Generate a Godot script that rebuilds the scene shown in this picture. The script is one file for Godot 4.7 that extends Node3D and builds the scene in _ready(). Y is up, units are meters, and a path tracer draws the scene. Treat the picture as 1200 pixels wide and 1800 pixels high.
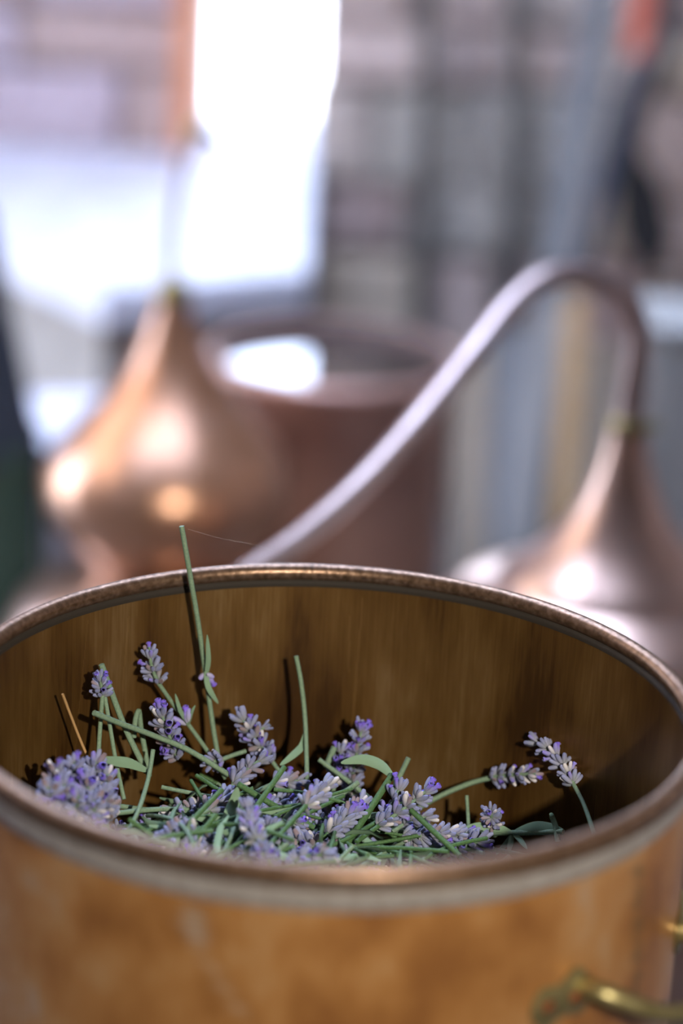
extends Node3D

# ---------------------------------------------------------------- viewpoint
const EYE := Vector3(0, 1.65, 0)
const PITCH := 18.9953
const ROLL := 2.81
const F := 4250.0                      # focal length in pixels of the 1200 x 1800 frame
const POT := Vector3(-0.0036, 1.092, -1.2965)   # centre of the big pot's rim
const POT_R := 0.22
const WALL_R := 0.2105                 # inner radius of the pot's wall
var view: Basis
var rng := RandomNumberGenerator.new()
var M := {}

func ray(x: float, y: float) -> Vector3:
	return view * Vector3((x - 600.0) / F, -(y - 900.0) / F, -1.0)

func at(x: float, y: float, d: float) -> Vector3:      # point at ground distance d in front of the viewer
	var r := ray(x, y)
	return EYE + r * (d / -r.z)

func on(x: float, y: float, h: float) -> Vector3:      # point at the height h
	var r := ray(x, y)
	return EYE + r * ((h - EYE.y) / r.y)

func wl(x: float, y: float, g: float) -> Vector3:      # point g in front of the far inner wall of the pot
	var r := ray(x, y).normalized()
	var ox := EYE.x - POT.x
	var oz := EYE.z - POT.z
	var a := r.x * r.x + r.z * r.z
	var b := 2.0 * (ox * r.x + oz * r.z)
	var c := ox * ox + oz * oz - WALL_R * WALL_R
	var disc := b * b - 4.0 * a * c
	var t := (-b + sqrt(maxf(disc, 0.0))) / (2.0 * a)
	return EYE + r * (t - g)

# ---------------------------------------------------------------- mesh builder
class MB:
	var v := PackedVector3Array()
	var n := PackedVector3Array()
	var uv := PackedVector2Array()
	var c := PackedColorArray()
	var idx := PackedInt32Array()
	var col := Color(1, 1, 1)
	func vert(p: Vector3, nn: Vector3, t := Vector2.ZERO) -> int:
		v.append(p); n.append(nn); uv.append(t); c.append(col)
		return v.size() - 1
	func tri(a: int, b: int, d: int) -> void:
		var cr := (v[b] - v[a]).cross(v[d] - v[a])
		if cr.dot(n[a] + n[b] + n[d]) > 0.0:
			idx.append_array([a, d, b])
		else:
			idx.append_array([a, b, d])
	func quad(a: int, b: int, d: int, e: int) -> void:
		tri(a, b, d); tri(a, d, e)
	func flat(pts: Array, nn: Vector3) -> void:
		var f := []
		for p in pts: f.append(vert(p, nn, Vector2(p.x + p.z, p.y)))
		for i in range(1, pts.size() - 1): tri(f[0], f[i], f[i + 1])
	func flat_auto(pts: Array, centre: Vector3) -> void:
		var nn: Vector3 = (pts[1] - pts[0]).cross(pts[2] - pts[0]).normalized()
		if nn.dot(pts[0] - centre) < 0.0: nn = -nn
		flat(pts, nn)
	func mesh() -> ArrayMesh:
		var a := []
		a.resize(Mesh.ARRAY_MAX)
		a[Mesh.ARRAY_VERTEX] = v; a[Mesh.ARRAY_NORMAL] = n; a[Mesh.ARRAY_TEX_UV] = uv; a[Mesh.ARRAY_COLOR] = c; a[Mesh.ARRAY_INDEX] = idx
		var m := ArrayMesh.new()
		m.add_surface_from_arrays(Mesh.PRIMITIVE_TRIANGLES, a)
		return m
	# profile: Array of Vector2(radius, height); going up shows the outside, going down the inside
	func lathe(pf: Array, seg := 48, at0 := Vector3.ZERO, start := 0.0) -> void:
		var k := pf.size()
		var nr := []
		for i in k:
			var d := Vector2.ZERO
			if i > 0: d += (pf[i] - pf[i - 1]).normalized()
			if i < k - 1: d += (pf[i + 1] - pf[i]).normalized()
			nr.append(Vector2(d.y, -d.x).normalized())
		var total := 0.0
		var acc := [0.0]
		for i in range(1, k):
			total += (pf[i] - pf[i - 1]).length(); acc.append(total)
		var f := v.size()
		for j in seg + 1:
			var t := start + TAU * j / seg
			var cs := cos(t)
			var sn := sin(t)
			for i in k:
				vert(at0 + Vector3(pf[i].x * cs, pf[i].y, pf[i].x * sn), Vector3(nr[i].x * cs, nr[i].y, nr[i].x * sn), Vector2(float(j) / seg, acc[i] / maxf(total, 0.0001)))
		for j in seg:
			for i in k - 1:
				quad(f + j * k + i, f + j * k + i + 1, f + (j + 1) * k + i + 1, f + (j + 1) * k + i)
	# tube through points; rad: float or Array; flatten squeezes it across its frame
	func tube(pts: Array, rad, sides := 8, flatten := 1.0, caps := true) -> void:
		var k := pts.size()
		var f := v.size()
		var tn: Vector3 = (pts[1] - pts[0]).normalized()
		var u := tn.cross(Vector3.UP if absf(tn.y) < 0.9 else Vector3.RIGHT).normalized()
		var ln := 0.0
		for i in k:
			var t: Vector3 = (pts[mini(i + 1, k - 1)] - pts[maxi(i - 1, 0)]).normalized()
			u = (u - t * u.dot(t)).normalized()
			var w := t.cross(u)
			var r: float = rad[i] if rad is Array else rad
			if i > 0: ln += (pts[i] - pts[i - 1]).length()
			for j in sides + 1:
				var a := TAU * j / sides
				var d := u * cos(a) + w * sin(a) * flatten
				vert(pts[i] + d * r, (u * cos(a) + w * sin(a) / flatten).normalized(), Vector2(float(j) / sides, ln * 10.0))
		var s := sides + 1
		for i in k - 1:
			for j in sides:
				quad(f + i * s + j, f + (i + 1) * s + j, f + (i + 1) * s + j + 1, f + i * s + j + 1)
		if caps:
			for e in [0, k - 1]:
				var nn: Vector3 = (pts[e] - pts[1 if e == 0 else k - 2]).normalized()
				var c0 := vert(pts[e], nn)
				var ring := []
				for j in sides: ring.append(vert(v[f + e * s + j], nn))
				for j in sides: tri(c0, ring[j], ring[(j + 1) % sides])
	# bevelled box, corners may be jittered
	func rbox(size: Vector3, bev: float, xf := Transform3D(), jit := 0.0, g: RandomNumberGenerator = null) -> void:
		var h := size / 2.0
		var p := {}
		for sx in [-1, 1]:
			for sy in [-1, 1]:
				for sz in [-1, 1]:
					var j := Vector3.ZERO
					if g: j = Vector3(g.randf_range(-jit, jit), g.randf_range(-jit, jit), g.randf_range(-jit, jit))
					for ax in 3:
						var q := Vector3(sx * (h.x - (bev if ax != 0 else 0.0)), sy * (h.y - (bev if ax != 1 else 0.0)), sz * (h.z - (bev if ax != 2 else 0.0))) + j
						p[[sx, sy, sz, ax]] = xf * q
		var ctr := xf.origin
		for s in [-1, 1]:
			flat_auto([p[[s, -1, -1, 0]], p[[s, 1, -1, 0]], p[[s, 1, 1, 0]], p[[s, -1, 1, 0]]], ctr)
			flat_auto([p[[-1, s, -1, 1]], p[[1, s, -1, 1]], p[[1, s, 1, 1]], p[[-1, s, 1, 1]]], ctr)
			flat_auto([p[[-1, -1, s, 2]], p[[1, -1, s, 2]], p[[1, 1, s, 2]], p[[-1, 1, s, 2]]], ctr)
		for a in [-1, 1]:
			for b in [-1, 1]:
				flat_auto([p[[a, b, -1, 0]], p[[a, b, 1, 0]], p[[a, b, 1, 1]], p[[a, b, -1, 1]]], ctr)
				flat_auto([p[[a, -1, b, 0]], p[[a, 1, b, 0]], p[[a, 1, b, 2]], p[[a, -1, b, 2]]], ctr)
				flat_auto([p[[-1, a, b, 1]], p[[1, a, b, 1]], p[[1, a, b, 2]], p[[-1, a, b, 2]]], ctr)
				for s in [-1, 1]:
					flat_auto([p[[a, b, s, 0]], p[[a, b, s, 1]], p[[a, b, s, 2]]], ctr)
	func prism(poly: Array, y0: float, y1: float) -> void:      # poly: Array of Vector2(x, z), convex
		var ctr := Vector3.ZERO
		for q in poly: ctr += Vector3(q.x, (y0 + y1) / 2.0, q.y) / poly.size()
		var top := []
		var bot := []
		for q in poly:
			top.append(Vector3(q.x, y1, q.y)); bot.append(Vector3(q.x, y0, q.y))
		flat(top, Vector3.UP); flat(bot, Vector3.DOWN)
		for i in poly.size():
			var j := (i + 1) % poly.size()
			flat_auto([bot[i], bot[j], top[j], top[i]], ctr)
	# leaf: a folded, pointed blade along points, with thickness
	func leaf(pts: Array, width: float, side: Vector3, fold := 0.25) -> void:
		var k := pts.size()
		for face in [1.0, -1.0]:
			var f := v.size()
			for i in k:
				var t: Vector3 = (pts[mini(i + 1, k - 1)] - pts[maxi(i - 1, 0)]).normalized()
				var s := (side - t * side.dot(t)).normalized()
				var up := s.cross(t).normalized()
				var q := float(i) / (k - 1)
				var w := width * pow(sin(PI * clampf(0.06 + q * 0.92, 0.0, 1.0)), 0.7)
				var o: Vector3 = up * (0.0004 * face)
				vert(pts[i] - s * w + up * w * fold + o, (up * face - s * 0.3).normalized(), Vector2(0, q))
				vert(pts[i] + o, up * face, Vector2(0.5, q))
				vert(pts[i] + s * w + up * w * fold + o, (up * face + s * 0.3).normalized(), Vector2(1, q))
			for i in k - 1:
				for j in 2:
					quad(f + i * 3 + j, f + i * 3 + j + 1, f + i * 3 + j + 4, f + i * 3 + j + 3)
	# one calyx of lavender along dir
	func calyx(o: Vector3, dir: Vector3, ln: float, wd: float, ca: Color, cb: Color, open := false) -> void:
		var u := dir.cross(Vector3.UP if absf(dir.y) < 0.9 else Vector3.RIGHT).normalized()
		var w := dir.cross(u)
		var prof := [[0.0, 0.34], [0.22, 0.82], [0.55, 1.0], [0.82, 0.86], [0.97, 0.6], [1.0, 0.0]]
		if open: prof = [[0.0, 0.34], [0.25, 0.85], [0.6, 0.95], [0.8, 0.7], [0.95, 1.25], [1.04, 0.9], [0.97, 0.0]]
		var sd := 7
		var f := v.size()
		for i in prof.size():
			var q: float = prof[i][0]
			col = ca.lerp(cb, clampf((q - 0.15) * 1.3, 0.0, 1.0))
			for j in sd:
				var a := TAU * j / sd
				var rib := 1.0 + (0.1 if j % 2 == 0 else -0.08)
				var d := u * cos(a) + w * sin(a)
				vert(o + dir * (q * ln) + d * (prof[i][1] * wd * rib * 0.5), (d + dir * (0.6 * (q - 0.45))).normalized())
		for i in prof.size() - 1:
			for j in sd:
				quad(f + i * sd + j, f + i * sd + (j + 1) % sd, f + (i + 1) * sd + (j + 1) % sd, f + (i + 1) * sd + j)
		col = Color(1, 1, 1)

# ---------------------------------------------------------------- scene helpers
var used := {}
func numbered(s: String) -> String:
	used[s] = used.get(s, -1) + 1
	return s if used[s] == 0 else "%s_%03d" % [s, used[s]]

func thing(called: String, label: String, category: String, pos := Vector3.ZERO, group := "") -> Node3D:
	var o := Node3D.new()
	o.name = numbered(called)
	add_child(o, true)
	o.position = pos
	tag(o, label, category, group)
	return o

func tag(o: Node, label: String, category: String, group := "") -> void:
	o.set_meta("label", label); o.set_meta("category", category)
	if group: o.set_meta("group", group)

func put(called: String, mb, m: Material, parent: Node = null, pos := Vector3.ZERO) -> MeshInstance3D:
	var o := MeshInstance3D.new()
	o.mesh = mb.mesh() if mb is MB else mb
	o.material_override = m
	o.position = pos
	if parent == null:
		o.name = numbered(called)
		add_child(o, true)
	else:
		o.name = called
		parent.add_child(o, true)
	return o

func struct(called: String, mb: MB, m: Material) -> MeshInstance3D:
	var o := put(called, mb, m)
	o.set_meta("kind", "structure")
	return o

func smooth(pts: Array, n := 6) -> Array:
	var cv := Curve3D.new()
	for i in pts.size():
		var t: Vector3 = (pts[mini(i + 1, pts.size() - 1)] - pts[maxi(i - 1, 0)]) / 6.0
		cv.add_point(pts[i], -t, t)
	var out := []
	for i in (pts.size() - 1) * n + 1:
		out.append(cv.sample(int(float(i) / n), fmod(float(i) / n, 1.0)) if i < (pts.size() - 1) * n else pts[-1])
	return out

func noise_tex(sd: int, freq: float, cols: Array, oct := 4, size := 256) -> NoiseTexture2D:
	var nz := FastNoiseLite.new()
	nz.seed = sd; nz.frequency = freq; nz.fractal_octaves = oct
	nz.noise_type = FastNoiseLite.TYPE_SIMPLEX_SMOOTH
	var g := Gradient.new()
	var offs := PackedFloat32Array()
	var cc := PackedColorArray()
	for i in cols.size():
		offs.append(0.15 + 0.7 * i / (cols.size() - 1.0)); cc.append(cols[i])
	g.offsets = offs; g.colors = cc
	var t := NoiseTexture2D.new()
	t.width = size; t.height = size; t.seamless = true; t.noise = nz; t.color_ramp = g
	return t

func mat(c: Color, rough := 0.7, metal := 0.0, tex: Texture2D = null, scale := Vector3.ONE, bump := 0.0, spec := 0.5) -> StandardMaterial3D:
	var m := StandardMaterial3D.new()
	m.albedo_color = c; m.roughness = rough; m.metallic = metal; m.metallic_specular = spec
	if tex:
		m.albedo_texture = tex; m.uv1_triplanar = true; m.uv1_scale = scale
		if bump > 0.0:
			m.heightmap_enabled = true; m.heightmap_scale = bump; m.heightmap_texture = tex
	return m

func c8(r: int, g: int, b: int) -> Color:
	return Color(r / 255.0, g / 255.0, b / 255.0)

func lin(r: int, g: int, b: int) -> Color:
	return c8(r, g, b).srgb_to_linear()

# copper sheet: u runs round the pot, v along the profile
func copper_image(w: int, h: int, sd: int, cols: Array, streak: float, scratches: int, tall := 3.0) -> ImageTexture:
	var im := Image.create(w, h, false, Image.FORMAT_RGB8)
	var a := FastNoiseLite.new()
	a.seed = sd; a.frequency = 1.0; a.fractal_octaves = 4
	var b := FastNoiseLite.new()
	b.seed = sd + 7; b.frequency = 1.0; b.fractal_octaves = 3
	var g := Gradient.new()
	var offs := PackedFloat32Array()
	var cc := PackedColorArray()
	for i in cols.size():
		offs.append(i / (cols.size() - 1.0)); cc.append(cols[i])
	g.offsets = offs; g.colors = cc
	for y in h:
		for x in w:
			var t := TAU * x / w
			var cx := cos(t)
			var sx := sin(t)
			var q := float(y) / h
			var big := a.get_noise_3d(cx * 3.0, sx * 3.0, q * tall)
			var st := b.get_noise_3d(cx * 110.0, sx * 110.0, q * 3.0)
			var fine := b.get_noise_3d(cx * 60.0 + 9.0, sx * 60.0, q * 24.0)
			var s := clampf(0.5 + big * 0.95 + st * streak + fine * 0.16, 0.0, 1.0)
			im.set_pixel(x, y, g.sample(s))
	var r := RandomNumberGenerator.new()
	r.seed = sd
	for k in scratches:
		var x0 := r.randf() * w
		var y0 := r.randf() * h
		var sl := r.randf_range(-0.25, 0.25)
		var ln := r.randi_range(30, 200)
		var up := r.randf_range(0.05, 0.3)
		for i in ln:
			var px := posmod(int(x0 + sl * i), w)
			var py := int(y0 + i)
			if py < h:
				var cl := im.get_pixel(px, py)
				im.set_pixel(px, py, cl.lerp(c8(190, 150, 95), up))
	return ImageTexture.create_from_image(im)

func _ready() -> void:
	rng.seed = 20
	view = Basis(Vector3.RIGHT, deg_to_rad(-PITCH)) * Basis(Vector3.BACK, deg_to_rad(ROLL))
	# ---- camera, sky, sun, work lamp, exposure
	var cam := Camera3D.new()
	cam.name = "camera"
	add_child(cam)
	cam.transform = Transform3D(view, EYE)
	cam.near = 0.05
	cam.far = 100.0
	var lens := CameraAttributesPhysical.new()
	lens.frustum_focal_length = 12.0 / (900.0 / F)
	lens.frustum_focus_distance = 1.545
	lens.exposure_aperture = 1.3
	cam.attributes = lens
	cam.current = true
	var we := WorldEnvironment.new()
	we.name = "surroundings"
	var env := Environment.new()
	env.background_mode = Environment.BG_SKY
	var sky := Sky.new()
	var sm := ProceduralSkyMaterial.new()
	sm.sky_top_color = c8(180, 198, 236)
	sm.sky_horizon_color = c8(216, 225, 243)
	sm.ground_bottom_color = c8(150, 148, 140)
	sm.ground_horizon_color = c8(205, 208, 212)
	sky.sky_material = sm
	env.sky = sky
	env.background_energy_multiplier = 22.0
	env.tonemap_mode = Environment.TONE_MAPPER_LINEAR
	env.tonemap_exposure = 1.0
	env.sdfgi_enabled = true
	env.ssao_enabled = true
	env.ssil_enabled = true
	we.environment = env
	add_child(we)
	var sun := DirectionalLight3D.new()
	sun.name = "sun"
	sun.light_energy = 9.0
	sun.light_color = c8(255, 246, 230)
	sun.light_angular_distance = 0.6
	sun.shadow_enabled = true
	add_child(sun)
	sun.look_at_from_position(Vector3(1.0, 0.72, 0.12), Vector3.ZERO)
	var lamp_at := Vector3(0.43, 1.90, 0.28)
	var spot := SpotLight3D.new()
	spot.name = "work_lamp_light"
	spot.light_energy = 4.7
	spot.light_color = c8(255, 246, 232)
	spot.spot_angle = 12.5
	spot.spot_angle_attenuation = 0.35
	spot.spot_range = 12.0
	spot.spot_attenuation = 2.0
	spot.light_size = 0.018
	spot.shadow_enabled = true
	add_child(spot)
	spot.look_at_from_position(lamp_at, POT + Vector3(0.0, -0.1, 0.0))

	materials()
	room()
	background()
	stills()
	big_pot()
	lavender()
	work_lamp(lamp_at, POT + Vector3(0.0, -0.1, 0.0))

func materials() -> void:
	M.plaster = mat(Color.WHITE, 0.95, 0.0, noise_tex(3, 0.02, [c8(150, 140, 136), c8(172, 162, 156), c8(186, 172, 168)]), Vector3.ONE * 1.3, 0.6)
	M.mortar = mat(Color.WHITE, 0.95, 0.0, noise_tex(4, 0.03, [c8(112, 102, 98), c8(150, 138, 130)]), Vector3.ONE * 2.0, 0.8)
	var st := [[c8(150, 136, 126), c8(190, 176, 164)], [c8(164, 144, 134), c8(206, 186, 174)], [c8(138, 130, 122), c8(182, 174, 162)], [c8(170, 152, 132), c8(204, 186, 164)], [c8(144, 124, 116), c8(182, 158, 150)]]
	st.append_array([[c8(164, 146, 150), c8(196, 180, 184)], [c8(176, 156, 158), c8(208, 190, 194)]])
	for i in st.size():
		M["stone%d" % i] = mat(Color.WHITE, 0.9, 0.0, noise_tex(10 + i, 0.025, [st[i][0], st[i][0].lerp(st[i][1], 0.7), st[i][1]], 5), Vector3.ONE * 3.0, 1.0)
	M.floor = mat(Color.WHITE, 0.85, 0.0, noise_tex(21, 0.02, [c8(96, 90, 86), c8(128, 120, 114)]), Vector3.ONE, 0.4)
	M.gravel = mat(Color.WHITE, 0.95, 0.0, noise_tex(22, 0.06, [c8(168, 166, 158), c8(206, 204, 196)]), Vector3.ONE * 0.5)
	M.whitestone = mat(Color.WHITE, 0.6, 0.0, noise_tex(23, 0.02, [c8(192, 192, 200), c8(214, 214, 220)]), Vector3.ONE * 1.5)
	M.counter = mat(Color.WHITE, 0.9, 0.0, noise_tex(24, 0.02, [c8(138, 132, 126), c8(164, 158, 150)]), Vector3.ONE * 2.0, 0.5)
	M.orangewood = mat(Color.WHITE, 0.6, 0.0, noise_tex(25, 0.02, [c8(190, 120, 80), c8(216, 146, 104)]), Vector3(6, 0.6, 6))
	M.greywood = mat(Color.WHITE, 0.8, 0.0, noise_tex(26, 0.03, [c8(84, 84, 84), c8(108, 108, 108), c8(118, 116, 112)]), Vector3(8, 0.7, 8), 0.3)
	M.darkgreywood = mat(Color.WHITE, 0.8, 0.0, noise_tex(27, 0.03, [c8(72, 70, 67), c8(98, 94, 90)]), Vector3(8, 0.7, 8), 0.3)
	M.ochrewood = mat(Color.WHITE, 0.75, 0.0, noise_tex(28, 0.03, [c8(128, 98, 62), c8(158, 126, 84), c8(170, 140, 100)]), Vector3(8, 0.7, 8), 0.3)
	M.palewood = mat(Color.WHITE, 0.8, 0.0, noise_tex(29, 0.03, [c8(136, 136, 132), c8(160, 159, 154)]), Vector3(8, 0.7, 8), 0.3)
	M.warmgrey = mat(Color.WHITE, 0.8, 0.0, noise_tex(34, 0.03, [c8(112, 108, 102), c8(136, 132, 126)]), Vector3(8, 0.7, 8), 0.3)
	M.taupewood = mat(Color.WHITE, 0.8, 0.0, noise_tex(30, 0.03, [c8(120, 108, 92), c8(146, 130, 110)]), Vector3(8, 0.7, 8), 0.3)
	M.iron = mat(Color.WHITE, 0.7, 0.1, noise_tex(31, 0.05, [c8(34, 34, 36), c8(52, 51, 50)]), Vector3.ONE * 5.0)
	M.bluesteel = mat(c8(52, 60, 76), 0.5, 0.4)
	M.orange = mat(c8(176, 78, 52), 0.5)
	M.darkcloth = mat(Color.WHITE, 0.9, 0.0, noise_tex(32, 0.05, [c8(18, 24, 34), c8(34, 44, 56)]), Vector3.ONE * 4.0)
	M.greenwicker = mat(Color.WHITE, 0.8, 0.0, noise_tex(33, 0.05, [c8(28, 46, 36), c8(52, 74, 58)]), Vector3.ONE * 6.0)
	var cop := noise_tex(40, 0.015, [c8(156, 106, 70), c8(178, 130, 98), c8(196, 154, 128)])
	M.copper = mat(Color.WHITE, 0.3, 0.82, cop, Vector3.ONE * 2.0)
	M.copper.clearcoat_enabled = true
	M.copper.clearcoat = 0.6
	M.copper.clearcoat_roughness = 0.22
	M.copperbody = mat(Color.WHITE, 0.32, 0.88, noise_tex(41, 0.02, [c8(170, 138, 120), c8(192, 162, 146)]), Vector3.ONE * 2.0)
	M.copperbody.clearcoat_enabled = true
	M.copperbody.clearcoat = 0.45
	M.copperbody.clearcoat_roughness = 0.3
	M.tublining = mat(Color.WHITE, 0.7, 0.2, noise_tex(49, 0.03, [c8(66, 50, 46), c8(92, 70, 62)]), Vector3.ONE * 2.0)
	M.coppertub = mat(Color.WHITE, 0.42, 0.55, noise_tex(42, 0.02, [c8(164, 124, 110), c8(190, 152, 136)]), Vector3.ONE * 2.0)
	M.coppertube = mat(Color.WHITE, 0.33, 0.8, noise_tex(43, 0.03, [c8(158, 138, 132), c8(184, 166, 160)]), Vector3.ONE * 3.0)
	M.brass = mat(Color.WHITE, 0.38, 0.8, noise_tex(44, 0.05, [c8(124, 112, 72), c8(158, 146, 102)]), Vector3.ONE * 8.0)
	M.rivet = mat(c8(196, 120, 82), 0.4, 0.8)
	M.water = mat(c8(40, 34, 30), 0.03, 0.0, null, Vector3.ONE, 0.0, 0.7)
	M.lining = mat(Color.WHITE, 0.37, 0.65)
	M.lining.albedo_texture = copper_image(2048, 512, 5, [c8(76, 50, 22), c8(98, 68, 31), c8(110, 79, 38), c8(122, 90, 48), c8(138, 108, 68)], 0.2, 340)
	M.skin = mat(Color.WHITE, 0.36, 0.6)
	M.skin.albedo_texture = copper_image(1024, 512, 8, [c8(156, 104, 56), c8(174, 120, 66), c8(188, 134, 78), c8(198, 150, 98), c8(194, 160, 128)], 0.05, 30, 8.0)
	var im: Image = M.skin.albedo_texture.get_image()
	wear(im, outer(318, 1622), outer(430, 1800), 5.0, c8(206, 176, 150), 0.4)
	wear(im, outer(335, 1600), outer(345, 1660), 6.0, c8(200, 178, 160), 0.4)
	wear(im, outer(1128, 1520), outer(1124, 1760), 5.0, c8(96, 84, 58), 0.5)
	M.skin.albedo_texture = ImageTexture.create_from_image(im)
	M.rim = mat(Color.WHITE, 0.36, 0.7, noise_tex(45, 0.05, [c8(76, 58, 42), c8(112, 86, 66), c8(142, 116, 96)]), Vector3.ONE * 14.0, 0.05)
	M.band = mat(Color.WHITE, 0.5, 0.5, noise_tex(46, 0.05, [c8(150, 140, 130), c8(184, 178, 172)]), Vector3.ONE * 10.0)
	M.groove = mat(c8(36, 28, 18), 0.8, 0.1)
	M.stem = mat(Color.WHITE, 0.75, 0.0, noise_tex(47, 0.05, [c8(92, 116, 92), c8(124, 144, 116)]), Vector3.ONE * 40.0)
	M.shadedgreenstem = mat(Color.WHITE, 0.7, 0.0, noise_tex(48, 0.05, [c8(46, 78, 38), c8(80, 112, 64)]), Vector3.ONE * 40.0)  # green stems darkened: shade of the front rim over the heap, put into the colour
	M.leaf = mat(c8(112, 138, 110), 0.8)
	M.leaf.backlight = c8(60, 80, 50)
	M.drystem = mat(c8(160, 124, 78), 0.8)
	M.flower = mat(Color.WHITE, 0.8)
	M.flower.vertex_color_use_as_albedo = true
	M.flower.rim_enabled = true
	M.flower.rim = 0.25
	M.lampshade = mat(c8(60, 70, 64), 0.4, 0.3)
	M.bulb = mat(c8(255, 246, 232), 0.4)
	M.bulb.emission_enabled = true
	M.bulb.emission = c8(255, 240, 215)
	M.bulb.emission_energy_multiplier = 2.0
	M.silk = mat(c8(190, 180, 170), 0.3)

# ---------------------------------------------------------------- the room
func wall_box(b: MB, x0: float, x1: float, y0: float, y1: float, z0: float, z1: float) -> void:
	b.rbox(Vector3(x1 - x0, y1 - y0, z1 - z0), 0.004, Transform3D(Basis(), Vector3((x0 + x1) / 2, (y0 + y1) / 2, (z0 + z1) / 2)))

const ZB := -4.85
const XL := -1.75
const XR := 2.0
const ZF := 1.9
const TOP := 2.7
const SKX0 := -1.3
const SKX1 := 0.45
const SKZ0 := -3.8
const SKZ1 := -2.0

func room() -> void:
	var b := MB.new()
	wall_box(b, XL - 0.5, XR + 0.5, -0.15, 0.0, ZB - 0.5, ZF + 0.3)
	struct("floor", b, M.floor)
	b = MB.new()
	# the ceiling has a skylight over the stills
	wall_box(b, XL - 0.5, SKX0, TOP, TOP + 0.4, ZB - 0.5, ZF + 0.3)
	wall_box(b, SKX1, XR + 0.5, TOP, TOP + 0.4, ZB - 0.5, ZF + 0.3)
	wall_box(b, SKX0, SKX1, TOP, TOP + 0.4, ZB - 0.5, SKZ0)
	wall_box(b, SKX0, SKX1, TOP, TOP + 0.4, SKZ1, ZF + 0.3)
	struct("ceiling", b, M.plaster)
	b = MB.new()
	wall_box(b, -40, 40, -0.3, -0.16, -45, 40)
	struct("ground", b, M.gravel)
	# back wall with one opening, mortar behind single stones
	var wx0 := at(352, 130, 4.85).x
	var wx1 := at(556, 200, 4.85).x
	var wt := 2.05
	b = MB.new()
	wall_box(b, XL, wx0, 0, TOP, ZB - 0.45, ZB - 0.03)
	wall_box(b, wx1, XR, 0, TOP, ZB - 0.45, ZB - 0.03)
	wall_box(b, wx0, wx1, 0, 0.70, ZB - 0.45, ZB - 0.03)
	wall_box(b, wx0, wx1, wt, TOP, ZB - 0.45, ZB - 0.03)
	var wall := struct("wall_back", b, M.mortar)
	var y := 0.0
	while y < TOP - 0.05:
		var hgt := rng.randf_range(0.11, 0.21)
		if y + hgt > TOP: hgt = TOP - y
		for side in 2:
			var x := XL if side == 0 else wx1
			var xe := wx0 if side == 0 else XR
			while x < xe - 0.01:
				var w := rng.randf_range(0.1, 0.32)
				if xe - (x + w) < 0.09: w = xe - x
				var s := MB.new()
				var rough_end := rng.randf_range(-0.025, 0.02) if (side == 1 and x == wx1) else 0.0
				s.rbox(Vector3(w - 0.012 - rough_end, hgt - 0.012, 0.12), 0.014, Transform3D(Basis(), Vector3.ZERO), 0.008, rng)
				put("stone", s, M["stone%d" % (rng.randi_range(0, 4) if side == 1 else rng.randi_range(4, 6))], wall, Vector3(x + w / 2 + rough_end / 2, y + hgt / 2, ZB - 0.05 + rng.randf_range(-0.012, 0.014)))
				x += w
		y += hgt
	# jamb stones of the opening
	b = MB.new()
	wall_box(b, XL - 0.4, XL, 0, TOP, -3.05, ZF)
	wall_box(b, XL - 0.4, XL, 0, TOP, ZB - 0.45, -3.85)
	wall_box(b, XL - 0.4, XL, 1.55, TOP, -3.85, -3.05)
	struct("wall_left", b, M.plaster)
	b = MB.new()
	wall_box(b, XR, XR + 0.4, 0, TOP, ZB - 0.45, ZF)
	struct("wall_right", b, M.plaster)
	b = MB.new()
	wall_box(b, XL - 0.4, XR + 0.4, 0, TOP, ZF, ZF + 0.25)
	struct("wall_front", b, M.plaster)
	# orange wooden frame along the left side of the opening
	b = MB.new()
	b.rbox(Vector3(0.05, wt - 0.745, 0.12), 0.006, Transform3D(Basis(), Vector3(wx0 - 0.014, 0.745 + (wt - 0.745) / 2, ZB + 0.065)))
	struct("trim_1", b, M.orangewood)
	b = MB.new()
	b.rbox(Vector3(wx1 - wx0 - 0.004, 0.04, 0.506), 0.004, Transform3D(Basis(), Vector3((wx0 + wx1) / 2.0, 0.721, ZB - 0.198)))
	struct("trim_2", b, M.whitestone)

func board(label: String, top: Vector3, bot: Vector3, w: float, th: float, m: Material, called := "board", cat := "board", group := "") -> Node3D:
	var d := top - bot
	var t := thing(called, label, cat, bot, group)
	var ya := d.normalized()
	var za := (Vector3(0, 0, 1) - ya * ya.z).normalized()
	var b := MB.new()
	b.rbox(Vector3(w, d.length(), th), 0.004, Transform3D(Basis(ya.cross(za), ya, za), d / 2.0))
	put("plank", b, m, t)
	return t

func pole(label: String, pts: Array, r0: float, r1: float, m: Material, called := "pole", cat := "pole") -> Node3D:
	var t := thing(called, label, cat, pts[0])
	var b := MB.new()
	var q := []
	var rr := []
	var s := smooth(pts, 5)
	for i in s.size():
		q.append(s[i] - pts[0])
		rr.append(lerpf(r0, r1, float(i) / (s.size() - 1)) * (1.0 + 0.06 * sin(i * 2.3)))
	b.tube(q, rr, 10)
	put("shaft", b, m, t)
	return t

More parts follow.
